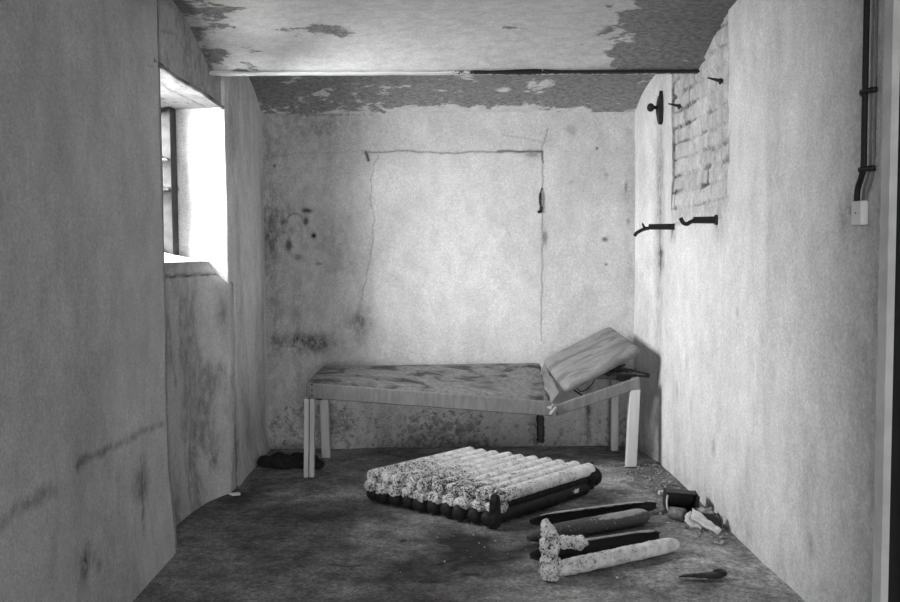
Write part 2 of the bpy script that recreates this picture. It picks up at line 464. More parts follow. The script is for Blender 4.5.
def f_left_near(T, Z):
    # T runs along the wall to the corner (T<=3.9), then turns into the niche
    yc = 3.945 + 0.07 * sstep(-Z, -0.45, 0.0)
    Y = np.minimum(T, 3.9) / 3.9 * yc
    X = -1.255 - np.maximum(T - 3.9, 0) * 1.0
    n1 = fbm(T * 1.4, Z * 1.4, 81, 3)
    X = X + (n1 - 0.5) * 0.02
    X = X - 0.02 * (T > 3.86) * (T <= 3.9)
    soft = 0.42 * pline(Y, Z, [(2.35, 0.63), (2.51, 0.66), (2.74, 0.645)], 0.035, 0.03) + 0.42 * pline(Y, Z, [(2.92, 0.68), (2.97, 0.69), (3.16, 0.67), (3.41, 0.66), (3.86, 0.645)], 0.022, 0.02)
    soft = soft + blob(Y, Z, 3.56, 0.44, 0.06, 0.085, 0.42) + blob(Y, Z, 3.56, 0.27, 0.018, 0.05, 0.3) + blob(Y, Z, 2.97, 0.32, 0.05, 0.06, 0.38) \
        + blob(Y, Z, 3.10, 0.26, 0.02, 0.02, 0.35) + blob(Y, Z, 2.72, 0.42, 0.03, 0.09, 0.2) + blob(Y, Z, 3.3, 0.53, 0.03, 0.06, 0.15) + blob(Y, Z, 2.86, 1.75, 0.06, 0.12, 0.12) \
        + blob(Y, Z, 2.7, 1.2, 0.04, 0.1, 0.1)
    soft = soft + 0.12 * sstep(fbm(Y * 3, Z * 1.2, 82, 4), 0.5, 0.7) + 0.14 * sstep(-Z, -0.6, -0.1) * fbm(Y * 8, Z * 4, 83)
    patch = -0.5 + 0.55 * sstep(-Z, -0.1, 0.0) + blob(Y, Z, 3.0, 0.685, 0.1, 0.012, 0.8) + blob(Y, Z, 3.25, 0.665, 0.15, 0.01, 0.7) + blob(Y, Z, 2.62, 0.65, 0.08, 0.02, 0.75) + blob(Y, Z, 3.55, 0.44, 0.12, 0.10, 1.2) + blob(Y, Z, 3.56, 0.30, 0.03, 0.06, 1.1) + blob(Y, Z, 2.99, 0.33, 0.07, 0.08, 1.15) + blob(Y, Z, 3.1, 0.27, 0.025, 0.025, 1.2)
    soft = soft + 0.15 * sstep(blob(Y, Z, 3.55, 0.45, 0.15, 0.12) + 0.6 * (fbm(Y * 12, Z * 14, 84) - 0.5), 0.42, 0.62) + 0.12 * sstep(blob(Y, Z, 2.99, 0.33, 0.1, 0.09) + 0.6 * (fbm(Y * 14, Z * 14, 85) - 0.5), 0.45, 0.65)
    ink = 0.3 * pline(Y, Z, [(3.7, 2.27), (3.76, 2.22), (3.84, 2.23)], 0.008)
    return X, Y, Z, dict(soft=soft, patch=patch, ink=ink)


surf('wall_left', 2.2, 4.15, -0.03, 2.72, 0.011, f_left_near, M['wall_left'])
surf('wall_left', -2.0, 2.2, -0.03, 2.72, 0.1, f_left_near, M['wall_left'])


def f_niche(Y, Z):       # panel under the window
    X = -1.405 + 0.05 * sstep(Y, 4.4, 5.08) + (0.005 + 0.125 * sstep(Y, 4.75, 5.15)) * sstep(-Z, -1.35, -1.2) + (fbm(Y * 4, Z * 4, 91) - 0.5) * 0.02 + 0.03 * sstep(-Z, -0.3, 0.0)
    X = np.where(Z < 1.3, np.minimum(X, -1.240), X)
    X = X - 0.6 * np.maximum(Y - 5.145, 0)
    soft = 0.05 + 0.32 * sstep(fbm(Y * 6, Z * 2, 92, 4), 0.42, 0.62) + 0.25 * sstep(-Z, -0.8, -0.1) * fbm(Y * 7, Z * 4, 93) + blob(Y, Z, 5.0, 1.05, 0.05, 0.12, 0.35)
    patch = -0.1 + 0.55 * sstep(-Z, -1.2, 0.0) * sstep(fbm(Y * 4, Z * 2, 94), 0.35, 0.6) - 0.1
    ink = 0.85 * pline(Y, Z, [(3.9, 1.285), (4.4, 1.29), (5.08, 1.285)], 0.012, 0.008)
    return X, Y, Z, dict(soft=soft, patch=patch, ink=ink)


surf('wall_left', 3.8, 5.19, -0.03, 1.362, 0.011, f_niche, M['wall_left'])


def f_jamb(T, Z):
    # T from 0 at the glass (X -1.66) to .40 at the corner, then on along the wall to the back
    X = np.where(T < 0.41, -1.66 + T, -1.25 + 0.0 * T) + (fbm(T * 4, Z * 3, 95) - 0.5) * 0.012
    Y = np.where(T < 0.41, 4.985 + 0.085 * T / 0.41 + 0.05 * sstep(-Z, -0.9, 0), 5.07 + (T - 0.41))
    Y = Y + 0.06 * sstep(-Z, -0.4, 0.0) * (T <= 0.45)
    X = X - 0.015 * sstep(T, 0.45, 0.75) * 0 + 0.02 * sstep(-Z, -0.15, 0)
    y2 = T - 0.41 + 5.07
    wall = (T > 0.41)
    soft = (0.20 * sstep(fbm(T * 6, Z * 1.3, 96, 4), 0.45, 0.65) + 0.25 * sstep(-Z, -0.9, -0.1) * fbm(T * 7, Z * 4, 97)) * wall
    soft = soft + blob(y2, Z, 5.13, 0.22, 0.06, 0.1, 0.5) + blob(y2, Z, 6.05, 1.3, 0.06, 0.6, 0.2) + blob(y2, Z, 5.22, 2.1, 0.06, 0.2, 0.2) * wall
    patch = -0.2 + 0.6 * sstep(-Z, -0.6, 0.0) * sstep(fbm(T * 4, Z * 2, 98), 0.3, 0.6) * wall + blob(y2, Z, 5.13, 0.22, 0.06, 0.09, 0.5)
    ink = 0.7 * pline(y2, Z, [(5.17, 1.19), (5.175, 0.9), (5.17, 0.7), (5.18, 0.52), (5.17, 0.3)], 0.018, 0.012)
    ink = np.maximum(ink, 0.9 * blob(T, Z, 0.14, 1.78, 0.006, 0.02))
    ink = np.maximum(ink, 0.4 * pline(y2, Z, [(5.7, 2.5), (5.75, 2.2), (5.72, 2.0)], 0.01, 0.01))
    return X, Y, Z, dict(soft=soft, patch=patch, ink=ink)


surf('wall_left', 0.0, 1.55, -0.03, 2.72, 0.009, f_jamb, M['reveal'], False)


def f_over(Y, Z):        # stretch of wall above the lintel
    X = -1.268 + (fbm(Y * 3, Z * 3, 101) - 0.5) * 0.01
    soft = 0.2 + 0.2 * sstep(fbm(Y * 6, Z * 2, 102), 0.4, 0.6)
    patch = -0.2 + blob(Y, Z, 4.6, 2.25, 0.5, 0.03, 0.5)
    ink = 0.4 * pline(Y, Z, [(3.9, 2.42), (4.2, 2.46), (4.4, 2.40)], 0.008) 
    return X, Y, Z, dict(soft=soft, patch=patch, ink=ink)


surf('wall_left', 3.80, 5.10, 2.262, 2.72, 0.011, f_over, M['wall_left'])


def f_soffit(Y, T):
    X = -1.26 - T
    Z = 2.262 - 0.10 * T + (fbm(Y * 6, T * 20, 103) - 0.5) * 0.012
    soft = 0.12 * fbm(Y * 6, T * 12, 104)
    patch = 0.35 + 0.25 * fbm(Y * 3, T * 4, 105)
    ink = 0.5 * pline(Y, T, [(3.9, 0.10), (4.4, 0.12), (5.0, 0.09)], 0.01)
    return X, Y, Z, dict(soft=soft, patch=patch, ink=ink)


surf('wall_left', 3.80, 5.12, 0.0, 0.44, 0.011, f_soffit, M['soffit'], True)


def f_near_reveal(T, Z):
    return -1.38 - T, 3.93 + 0 * T, Z, dict(soft=blank(T), patch=blank(T, -0.5), ink=blank(T))


surf('wall_left', 0.0, 0.3, 1.30, 2.3, 0.05, f_near_reveal, M['reveal'])


def f_sill(Y, T):
    X = -1.372 - T
    Z = 1.362 + 0.27 * T + (fbm(Y * 9, T * 9, 106) - 0.5) * 0.008
    return X, Y, Z, dict(soft=0.1 * fbm(Y * 9, T * 9, 107), patch=blank(Y, -0.2), ink=blank(Y))


surf('wall_left', 3.80, 5.10, 0.0, 0.30, 0.011, f_sill, M['reveal'])


# vaults: shallow caps springing from steel beams
def f_vault(y0, y1, z0, z1, rise, seed, front):
    def fn(X, Y):
        t = (Y - y0) / (y1 - y0)
        Z = z0 + (z1 - z0) * t + rise * (1 - (2 * t - 1) ** 2) ** 1.08 + (fbm(X * 4, Y * 4, seed) - 0.5) * 0.014
        if front:
            patch = 0.08 + 0.85 * sstep(X, 0.6, 1.25) + 0.6 * sstep(-X, 0.75, 1.2) + blob(X, Y, -0.62, 4.50, 0.2, 0.085, 0.85) + blob(X, Y, 0.40, 4.48, 0.09, 0.03, 0.75) - 0.3 * blob(X, Y, -0.2, 4.3, 0.35, 0.8)
            soft = 0.02 + 0.2 * sstep(X, 0.9, 1.45) + blob(X, Y, -0.95, 4.66, 0.35, 0.13, 0.35)
        else:
            patch = 0.80 + 0.15 * sstep(-Y, -5.9, -5.5) - blob(X, Y, 0.1, 6.14, 1.6, 0.08, 0.5)
            soft = blank(X, 0.04)
        return X, Y, Z, dict(soft=soft, patch=patch)
    return fn


surf('ceiling', -1.75, 1.62, 4.83, 6.22, 0.014, f_vault(4.83, 6.16, 2.41, 2.385, 0.20, 111, False), M['ceiling'], True)
surf('ceiling', -1.75, 1.62, 3.36, 4.85, 0.014, f_vault(3.36, 4.85, 2.42, 2.412, 0.20, 113, True), M['ceiling'], True)
for k in range(4):
    surf('ceiling', -1.75, 1.62, 3.36 - 1.4 * (k + 1), 3.36 - 1.4 * k, 0.05, f_vault(3.36 - 1.4 * (k + 1), 3.36 - 1.4 * k, 2.42, 2.42, 0.20, 115, True), M['ceiling'], True)


# ------------------------------------------------------------------ mesh helpers
def thing(name, label, cat, loc, group=None):
    o = bpy.data.objects.new(name, None)
    o.empty_display_size = 0.1
    COL.objects.link(o)
    o.location = loc
    o['label'] = label; o['category'] = cat
    if group: o['group'] = group
    return o


def tag(o, label, cat, group=None, kind=None):
    o['label'] = label; o['category'] = cat
    if group: o['group'] = group
    if kind: o['kind'] = kind
    return o


def bm_obj(name, bm, mat, parent=None, smooth=False, attrs=None, loc=None, seg=None):
    me = bpy.data.meshes.new(name)
    org = Vector((0, 0, 0))
    if parent is not None:
        p = parent
        while p is not None:
            org += p.location; p = p.parent
    elif loc is not None:
        org = Vector(loc)
    bmesh.ops.recalc_face_normals(bm, faces=bm.faces)
    bmesh.ops.translate(bm, verts=bm.verts, vec=-org)
    bm.to_mesh(me); bm.free()
    if smooth:
        for p in me.polygons: p.use_smooth = True
    me.materials.append(mat)
    for k, fn in (attrs or {}).items():
        at = me.attributes.new(k, 'FLOAT', 'POINT')
        for i, v in enumerate(me.vertices):
            at.data[i].value = fn(v.co + org) if callable(fn) else fn
    o = bpy.data.objects.new(name, me)
    COL.objects.link(o)
    if parent is not None: o.parent = parent
    elif loc is not None: o.location = loc
    return o


def hexa(bm, c8, bevel=0.0, cuts=0, seg=2):
    """c8: four bottom corners then four top corners, same winding"""
    vs = [bm.verts.new(c) for c in c8]
    fs = [bm.faces.new([vs[i] for i in f]) for f in ((0, 3, 2, 1), (4, 5, 6, 7), (0, 1, 5, 4), (1, 2, 6, 5), (2, 3, 7, 6), (3, 0, 4, 7))]
    es = {e for f in fs for e in f.edges}
    if bevel:
        bmesh.ops.bevel(bm, geom=list(es), offset=bevel, segments=seg, affect='EDGES', profile=0.5)
    if cuts:
        es = list(bm.edges)
        bmesh.ops.subdivide_edges(bm, edges=[e for e in es if e.calc_length() > 0.08], cuts=cuts, use_grid_fill=True)
    return bm


def box(bm, x0, x1, y0, y1, z0, z1, bevel=0.0):
    return hexa(bm, [(x0, y0, z0), (x1, y0, z0), (x1, y1, z0), (x0, y1, z0), (x0, y0, z1), (x1, y0, z1), (x1, y1, z1), (x0, y1, z1)], bevel)


def beam(bm, a, b, w, h, upv=(0, 0, 1), bevel=0.0):
    """prism from a to b, width w sideways and h along up"""
    a, b = Vector(a), Vector(b)
    d = (b - a).normalized()
    s = d.cross(Vector(upv)).normalized() * w / 2
    u = s.normalized().cross(d) * h / 2
    c = [a - s - u, a + s - u, b + s - u, b - s - u, a - s + u, a + s + u, b + s + u, b - s + u]
    return hexa(bm, c, bevel)


def tube(bm, pts, rad, n=14, sq=(1.0, 1.0), upv=(0, 0, 1), caps=True):
    """swept ring through pts with a radius per point; sq scales side and up axes"""
    pts = [Vector(p) for p in pts]
    rings = []
    for i, p in enumerate(pts):
        d = (pts[min(i + 1, len(pts) - 1)] - pts[max(i - 1, 0)]).normalized()
        s = d.cross(Vector(upv))
        s = s.normalized() if s.length > 1e-4 else Vector((1, 0, 0))
        u = s.cross(d)
        r = rad[i] if hasattr(rad, '__len__') else rad
        rings.append([bm.verts.new(p + s * math.cos(t) * r * sq[0] + u * math.sin(t) * r * sq[1]) for t in [2 * math.pi * k / n for k in range(n)]])
    for a, b in zip(rings[:-1], rings[1:]):
        for k in range(n):
            bm.faces.new((a[k], a[(k + 1) % n], b[(k + 1) % n], b[k]))
    if caps:
        bm.faces.new(rings[0]); bm.faces.new(rings[-1][::-1])
    return bm


def rounded(a, b, r, n=26, endr=0.9, tip=1.0):
    """points and radii of a bar with rounded ends"""
    a, b = Vector(a), Vector(b)
    L = (b - a).length
    e = r * endr
    ts = [e * (1 - math.cos(k / 6 * math.pi / 2)) / L for k in range(7)]
    rr = [max(0.04, math.sin(k / 6 * math.pi / 2)) for k in range(7)]
    T = ts + [ts[-1] + (1 - 2 * ts[-1]) * k / n for k in range(1, n)] + [1 - t for t in ts[::-1]]
    R = rr + [1.0] * (n - 1) + [q * tip if i > 3 else q for i, q in enumerate(rr[::-1])]
    return [a.lerp(b, t) for t in T], [q * r for q in R]


def rough_up(bm, amp, scale, seed=0.0):
    bm.normal_update()
    for v in bm.verts:
        v.co += v.normal * amp * mnoise.fractal(v.co * scale + Vector((seed, seed * 2, 0)), 1.0, 2.0, 3)


def ellipsoid(bm, c, r, sub=3):
    m = Matrix.Translation(c) @ Matrix.Diagonal((r[0], r[1], r[2], 1))
    bmesh.ops.create_icosphere(bm, subdivisions=sub, radius=1.0, matrix=m)
    return bm


def curve_pts(P, n=8):
    """Catmull-Rom through P"""
    P = [Vector(p) for p in P]
    Q = [P[0] * 2 - P[1]] + P + [P[-1] * 2 - P[-2]]
    out = []
    for i in range(1, len(Q) - 2):
        for k in range(n):
            t = k / n
            out.append(0.5 * ((2 * Q[i]) + (Q[i + 1] - Q[i - 1]) * t + (2 * Q[i - 1] - 5 * Q[i] + 4 * Q[i + 1] - Q[i + 2]) * t * t + (3 * Q[i] - Q[i - 1] - 3 * Q[i + 1] + Q[i + 2]) * t ** 3))
    out.append(P[-1])
    return out


# ------------------------------------------------------------------ beam, window, door, trim
def steel_beam(y):
    bm = bmesh.new()
    V = []
    nx = 120
    prof = [(-0.026, 0.0), (-0.026, 0.009), (-0.006, 0.014), (-0.006, 0.10), (0.006, 0.10), (0.006, 0.014), (0.026, 0.009), (0.026, 0.0)]
    rings = []
    for i in range(nx + 1):
        x = -1.34 + (1.56 + 1.34) * i / nx
        w = 0.003 * mnoise.noise(Vector((x * 6, y, 0)))
        rings.append([bm.verts.new((x, y + a, 2.398 + b + w)) for a, b in prof])
    for a, b in zip(rings[:-1], rings[1:]):
        for k in range(8):
            bm.faces.new((a[k], a[(k + 1) % 8], b[(k + 1) % 8], b[k]))
    bm.faces.new(rings[0]); bm.faces.new(rings[-1][::-1])
    o = bm_obj('ceiling', bm, M['beam'], attrs={'paint': lambda c: 0.74 - (0.75 * min(1, max(0, (c.x - 0.0) / 0.3)) * (0.75 + 0.8 * mnoise.noise(Vector((c.x * 9, 3, 0)))) if c.z > 2.405 or c.y < y - 0.01 else 0.1)})
    o['kind'] = 'structure'


for y in (4.84, 3.36, 1.96):
    steel_beam(y)

bm = bmesh.new()
tube(bm, curve_pts([(-1.262, 3.84, 2.262), (-1.27, 4.2, 2.258), (-1.266, 4.6, 2.266), (-1.262, 5.07, 2.258)]), 0.011, 8)
rough_up(bm, 0.006, 40)
o = bm_obj('trim_1', bm, M['lath'], smooth=True); o['kind'] = 'structure'

# window_1: frame, mullion, crossbars and pane
wx = -1.60
bm = bmesh.new()
box(bm, wx - 0.03, wx + 0.02, 3.93, 3.98, 1.40, 2.24)
o = bm_obj('window_1', bm, M['frame'], loc=(wx, 4.45, 1.40)); o['kind'] = 'structure'
win = o
for nm, y0, y1, z0, z1, xx in (('window_stile', 4.89, 5.0, 1.40, 2.24, 0.085), ('window_rail', 3.98, 4.945, 1.40, 1.45, 0.02), ('window_rail', 3.98, 4.945, 2.19, 2.24, 0.02), ('glazing_bar', 3.98, 4.93, 1.935, 1.95, 0.07),
                           ('glazing_bar', 3.98, 4.98, 1.765, 1.785, 0.07), ('mullion', 4.45, 4.48, 1.45, 2.19, 0.015)):
    bm = bmesh.new()
    box(bm, wx - 0.03, wx + xx, y0, y1, z0, z1, 0.003)
    bm_obj(nm, bm, M['trim'] if nm == 'glazing_bar' else M['frame'], win)
bm = bmesh.new()
box(bm, wx - 0.016, wx - 0.012, 3.97, 4.95, 1.43, 2.2)
bm_obj('pane', bm, M['glass'], win)

# pale corner strip and the dark door beyond it in the right wall
bm = bmesh.new()
n = 60
for i in range(n):
    z0, z1 = 2.72 * i / n, 2.72 * (i + 1) / n
pts = [(1.437 + 0.002 * mnoise.noise(Vector((0, 0, k * 0.7))), 2.795, 2.72 * k / n) for k in range(n + 1)]
rings = []
for k, (x, y, z) in enumerate(pts):
    e = 0.006 * mnoise.noise(Vector((3, 1, z * 6)))
    rings.append([bm.verts.new(c) for c in ((x, 2.728, z), (x, 2.782 + e, z), (1.475, 2.782 + e, z), (1.475, 2.728, z))])
for a, b in zip(rings[:-1], rings[1:]):
    for k in range(4):
        bm.faces.new((a[k], a[(k + 1) % 4], b[(k + 1) % 4], b[k]))
bm.faces.new(rings[0]); bm.faces.new(rings[-1])
o = bm_obj('trim_2', bm, M['trim']); o['kind'] = 'structure'
bm = bmesh.new()
box(bm, 1.462, 1.50, 1.75, 2.755, 0.0, 2.72)
o = bm_obj('door_1', bm, M['door']); o['kind'] = 'structure'


def f_right_near(Y, Z):
    return 1.45 + 0 * Y, Y, Z, dict(soft=0.1 * fbm(Y * 3, Z * 3, 5), patch=blank(Y, -0.4), ink=blank(Y))


surf('wall_right', -2.0, 1.76, -0.03, 2.72, 0.1, f_right_near, M['wall_right'], True)

# ------------------------------------------------------------------ the couch
FL, RL = Vector((-0.835, 5.29, 0.612)), Vector((-0.812, 5.86, 0.632))
RR, FR = Vector((0.705, 6.0, 0.628)), Vector((0.695, 5.42, 0.462))
HD_F, HD_R = Vector((1.285, 5.50, 0.578)), Vector((1.262, 6.02, 0.60))
bed = thing('treatment_couch', 'broken grey padded couch with raised headrest and white wooden legs along the back wall', 'couch', (0.22, 5.65, 0))
dz = Vector((0, 0, 1))


def slab(name, c, th, mat, parent, nu=50, nv=24, crown=0.01, wr=0.004, seed=1.0, r=0.022, corner=0.06):
    """padded slab: corner list c = a,b,c,d of the upper face; rounded rim and corners"""
    a, b, c2, d = [Vector(q) for q in c]
    nrm = (b - a).cross(d - a).normalized()
    LU, LV = ((b - a).length + (c2 - d).length) / 2, ((d - a).length + (c2 - b).length) / 2
    bm = bmesh.new()
    prof = [(1.0, 0.0), (1.0, 0.0)]
    top, bot = [], []

    def pt(u, v, inset, h):
        # inset the unit square, round its corners
        x, y = (u - 0.5) * LU, (v - 0.5) * LV
        hx, hy = LU / 2 - corner, LV / 2 - corner
        dx, dy = max(abs(x) - hx, 0), max(abs(y) - hy, 0)
        m = max(dx, dy)
        if dx > 0 and dy > 0:
            l = math.hypot(dx, dy)
            dx, dy = dx / l * m, dy / l * m
            x = math.copysign(hx + dx, x); y = math.copysign(hy + dy, y)
        sx, sy = 1 - 2 * inset / LU, 1 - 2 * inset / LV
        u2, v2 = x * sx / LU + 0.5, y * sy / LV + 0.5
        p = a * (1 - u2) * (1 - v2) + b * u2 * (1 - v2) + c2 * u2 * v2 + d * (1 - u2) * v2
        return p + nrm * h

    def layer(inset, h, cr):
        L = []
        for i in range(nu + 1):
            row = []
            for j in range(nv + 1):
                u, v = i / nu, j / nv
                p = pt(u, v, inset, h)
                e = min(u * LU, (1 - u) * LU, v * LV, (1 - v) * LV)
                k = min(1, e / 0.09)
                p += nrm * (cr * (k * (2 - k)) + cr * 0.0 + wr * k * mnoise.fractal(p * 5 + Vector((seed, 0, 0)), 1, 2, 3))
                row.append(bm.verts.new(p))
            L.append(row)
        return L
    lay = layer(r * 0.95, 0, crown)
    for i in range(nu):
        for j in range(nv):
            bm.faces.new((lay[i][j], lay[i + 1][j], lay[i + 1][j + 1], lay[i][j + 1]))
    lb = layer(r * 0.6, -th, 0)
    for i in range(nu):
        for j in range(nv):
            bm.faces.new((lb[i][j], lb[i][j + 1], lb[i + 1][j + 1], lb[i + 1][j]))
    rim = [(i, 0) for i in range(nu)] + [(nu, j) for j in range(nv)] + [(nu - i, nv) for i in range(nu)] + [(0, nv - j) for j in range(nv)]
    prev = [lay[i][j] for i, j in rim]
    for inset, h in ((r * 0.3, -r * 0.3), (0, -r * 0.95), (0, -(th - r * 0.6)), ):
        cur = [bm.verts.new(pt(i / nu, j / nv, inset, h)) for i, j in rim]
        for k in range(len(rim)):
            k2 = (k + 1) % len(rim)
            bm.faces.new((prev[k], prev[k2], cur[k2], cur[k]))
        prev = cur
    last = [lb[i][j] for i, j in rim]
    for k in range(len(rim)):
        k2 = (k + 1) % len(rim)
        bm.faces.new((prev[k], prev[k2], last[k2], last[k]))
    return bm_obj(name, bm, mat, parent, True)


slab('mattress', [FL, FR, RR, RL], 0.035, M['mattress'], bed, 80, 26, 0.006, 0.007, 2.0, 0.018, 0.03)


def rail(a, b, h, w, off=0.0, name='rail', mat=None):
    bm = bmesh.new()
    n = 14
    a, b = Vector(a), Vector(b)
    d = (b - a).normalized(); s = d.cross(dz).normalized()
    pr = [(-w / 2, -h / 2 + 0.006), (-w / 2 + 0.006, -h / 2), (w / 2 - 0.006, -h / 2), (w / 2, -h / 2 + 0.006), (w / 2, h / 2 - 0.006), (w / 2 - 0.006, h / 2), (-w / 2 + 0.006, h / 2), (-w / 2, h / 2 - 0.006)]
    rings = []
    for i in range(n + 1):
        p = a.lerp(b, i / n) + Vector((0, 0, 0.003 * mnoise.noise(Vector((i * 0.7, a.x, 1)))))
        rings.append([bm.verts.new(p + s * x + dz * z) for x, z in pr])
    for p, q in zip(rings[:-1], rings[1:]):
        for k in range(8):
            bm.faces.new((p[k], p[(k + 1) % 8], q[(k + 1) % 8], q[k]))
    bm.faces.new(rings[0]); bm.faces.new(rings[-1])
    return bm_obj(name, bm, mat or M['wrap'], bed)


rail(FL + Vector((0.006, 0.008, -0.060)), FR + Vector((0.02, 0.008, -0.062)), 0.096, 0.034)                 # front, foot half
rail(FL + Vector((0.014, 0.01, -0.062)), RL + Vector((0.012, -0.01, -0.064)), 0.088, 0.03, name='end_rail')
rail(RL + Vector((0, -0.02, -0.07)), (0.705, 5.985, 0.562), 0.07, 0.03)
rail((0.745, 5.432, 0.39), (1.27, 5.505, 0.545), 0.074, 0.034)                                              # front, head half
rail((0.72, 5.985, 0.555), (1.262, 6.02, 0.53), 0.07, 0.03)
rail((1.272, 5.53, 0.54), (1.262, 6.01, 0.53), 0.07, 0.03, name='end_rail')
bm = bmesh.new()
hexa(bm, [(1.236, 5.482, 0.50), (1.300, 5.484, 0.50), (1.300, 5.535, 0.50), (1.236, 5.532, 0.50), (1.236, 5.484, 0.578), (1.292, 5.486, 0.592), (1.292, 5.53, 0.592), (1.236, 5.53, 0.578)], 0.012, seg=3)
bm_obj('corner_block', bm, M['wrap'], bed)


def leg(foot, top, w, d, split=False):
    foot, top = Vector(foot), Vector(top)
    bm = bmesh.new()
    if split:
        for s in (-1, 1):
            o = Vector((s * (w / 4 + 0.002), 0, 0))
            c = [foot + o + Vector((x * (w / 4 - 0.001), y * d / 2, 0)) for x, y in ((-1, -1), (1, -1), (1, 1), (-1, 1))]
            t = [top + o + Vector((x * (w / 4 - 0.001), y * d / 2, 0)) for x, y in ((-1, -1), (1, -1), (1, 1), (-1, 1))]
            hexa(bm, c + t, 0.003, seg=1)
    else:
        c = [foot + Vector((x * w / 2, y * d / 2, 0)) for x, y in ((-1, -1), (1, -1), (1, 1), (-1, 1))]
        t = [top + Vector((x * w / 2, y * d / 2, 0)) for x, y in ((-1, -1), (1, -1), (1, 1), (-1, 1))]
        hexa(bm, c + t, 0.004, seg=1)
    return bm_obj('leg', bm, M['white_wood'], bed)


l1 = leg((-0.832, 5.325, 0.0), (-0.818, 5.31, 0.50), 0.062, 0.045, True)
bm = bmesh.new(); box(bm, -0.8345, -0.8155, 5.31, 5.33, 0.004, 0.50); bm_obj('leg_joint', bm, M['groove'], bed)
leg((-0.792, 5.83, 0.0), (-0.802, 5.83, 0.53), 0.058, 0.045)
leg((1.238, 5.505, 0.0), (1.262, 5.51, 0.51), 0.068, 0.05)
leg((1.222, 5.96, 0.0), (1.225, 5.965, 0.50), 0.052, 0.045)

# raised headrest
B1, B2, B3, B4 = Vector((0.785, 5.44, 0.530)), Vector((1.292, 5.50, 0.785)), Vector((1.20, 6.03, 0.885)), Vector((0.712, 6.02, 0.640))
slab('backrest', [B1, B2, B3, B4], 0.055, M['backrest'], bed, 34, 30, 0.012, 0.006, 5.0, 0.022, 0.05)

# torn vinyl flap at the fold
bm = bmesh.new()
P = [Vector((0.66, 5.75, 0.56)), Vector((0.74, 5.98, 0.62)), Vector((0.76, 5.43, 0.50)), Vector((0.705, 5.40, 0.43))]
g = []
for i in range(9):
    row = []
    for j in range(9):
        u, v = i / 8, j / 8
        p = P[0] * (1 - u) * (1 - v) + P[1] * (1 - u) * v + P[2] * u * v + P[3] * u * (1 - v)
        p += Vector((0, 0, 0.02 * mnoise.noise(p * 11)))
        row.append(bm.verts.new(p))
    g.append(row)
for i in range(8):
    for j in range(8):
        bm.faces.new((g[i][j], g[i + 1][j], g[i + 1][j + 1], g[i][j + 1]))
o = bm_obj('torn_flap', bm, M['wrap'], bed, True)
o.modifiers.new('s', 'SOLIDIFY').thickness = 0.004
# crumpled stuffing at the break of the front rail
bm = bmesh.new()
ellipsoid(bm, (0.715, 5.398, 0.400), (0.020, 0.018, 0.026), 4)
rough_up(bm, 0.03, 60, 2)
o = bm_obj('torn_stuffing', bm, M['rubble'], bed, True); o['label'] = 'pale torn stuffing at the broken rail'
# strap hanging from the fold
bm = bmesh.new()
st = curve_pts([(0.675, 5.72, 0.47), (0.668, 5.71, 0.36), (0.672, 5.71, 0.24), (0.672, 5.70, 0.17), (0.668, 5.69, 0.12)])
tube(bm, st, [0.026 + 0.012 * mnoise.noise(Vector((i * 0.4, 0, 0))) for i in range(len(st))], 8, (1.0, 0.35), (0, 1, 0))
bm_obj('hanging_strap', bm, M['black'], bed, True)
# hinge and ratchet bars, springs under the headrest
for a, b, w, h in (((1.398, 5.66, 0.578), (1.10, 5.70, 0.655), 0.014, 0.012), ((1.385, 5.62, 0.572), (0.98, 5.66, 0.60), 0.02, 0.014), ((1.30, 5.74, 0.60), (0.86, 5.86, 0.575), 0.02, 0.02),
                  ((0.84, 5.55, 0.52), (0.93, 5.56, 0.46), 0.012, 0.012), ((1.22, 5.60, 0.655), (1.02, 5.78, 0.57), 0.012, 0.012)):
    bm = bmesh.new(); beam(bm, a, b, w, h, bevel=0.003)
    bm_obj('support_bar', bm, M['black'], bed)
bm = bmesh.new()
wr = curve_pts([(0.86, 5.55, 0.55), (0.93, 5.60, 0.48), (1.00, 5.62, 0.52), (1.06, 5.66, 0.60), (1.12, 5.62, 0.58), (1.17, 5.66, 0.63), (1.25, 5.6, 0.60), (1.30, 5.63, 0.63)])
tube(bm, wr, 0.004, 6)
bm_obj('loose_wire', bm, M['black'], bed, True)
bm = bmesh.new()
wr = curve_pts([(-0.815, 5.30, 0.515), (-0.76, 5.32, 0.49), (-0.735, 5.34, 0.495), (-0.71, 5.36, 0.52)])
tube(bm, wr, 0.004, 6)
bm_obj('loose_wire', bm, M['black'], bed, True)
bm = bmesh.new()
ellipsoid(bm, (1.08, 5.78, 0.60), (0.16, 0.10, 0.022), 4)
rough_up(bm, 0.03, 14, 5)
bm_obj('sagging_webbing', bm, M['cloth'], bed, True)
for z in (0.60, 0.565, 0.53):
    bm = bmesh.new(); ellipsoid(bm, (-0.8, 5.281, z - 0.01), (0.006, 0.004, 0.006), 2)
    bm_obj('nail_head', bm, M['black'], bed, True)

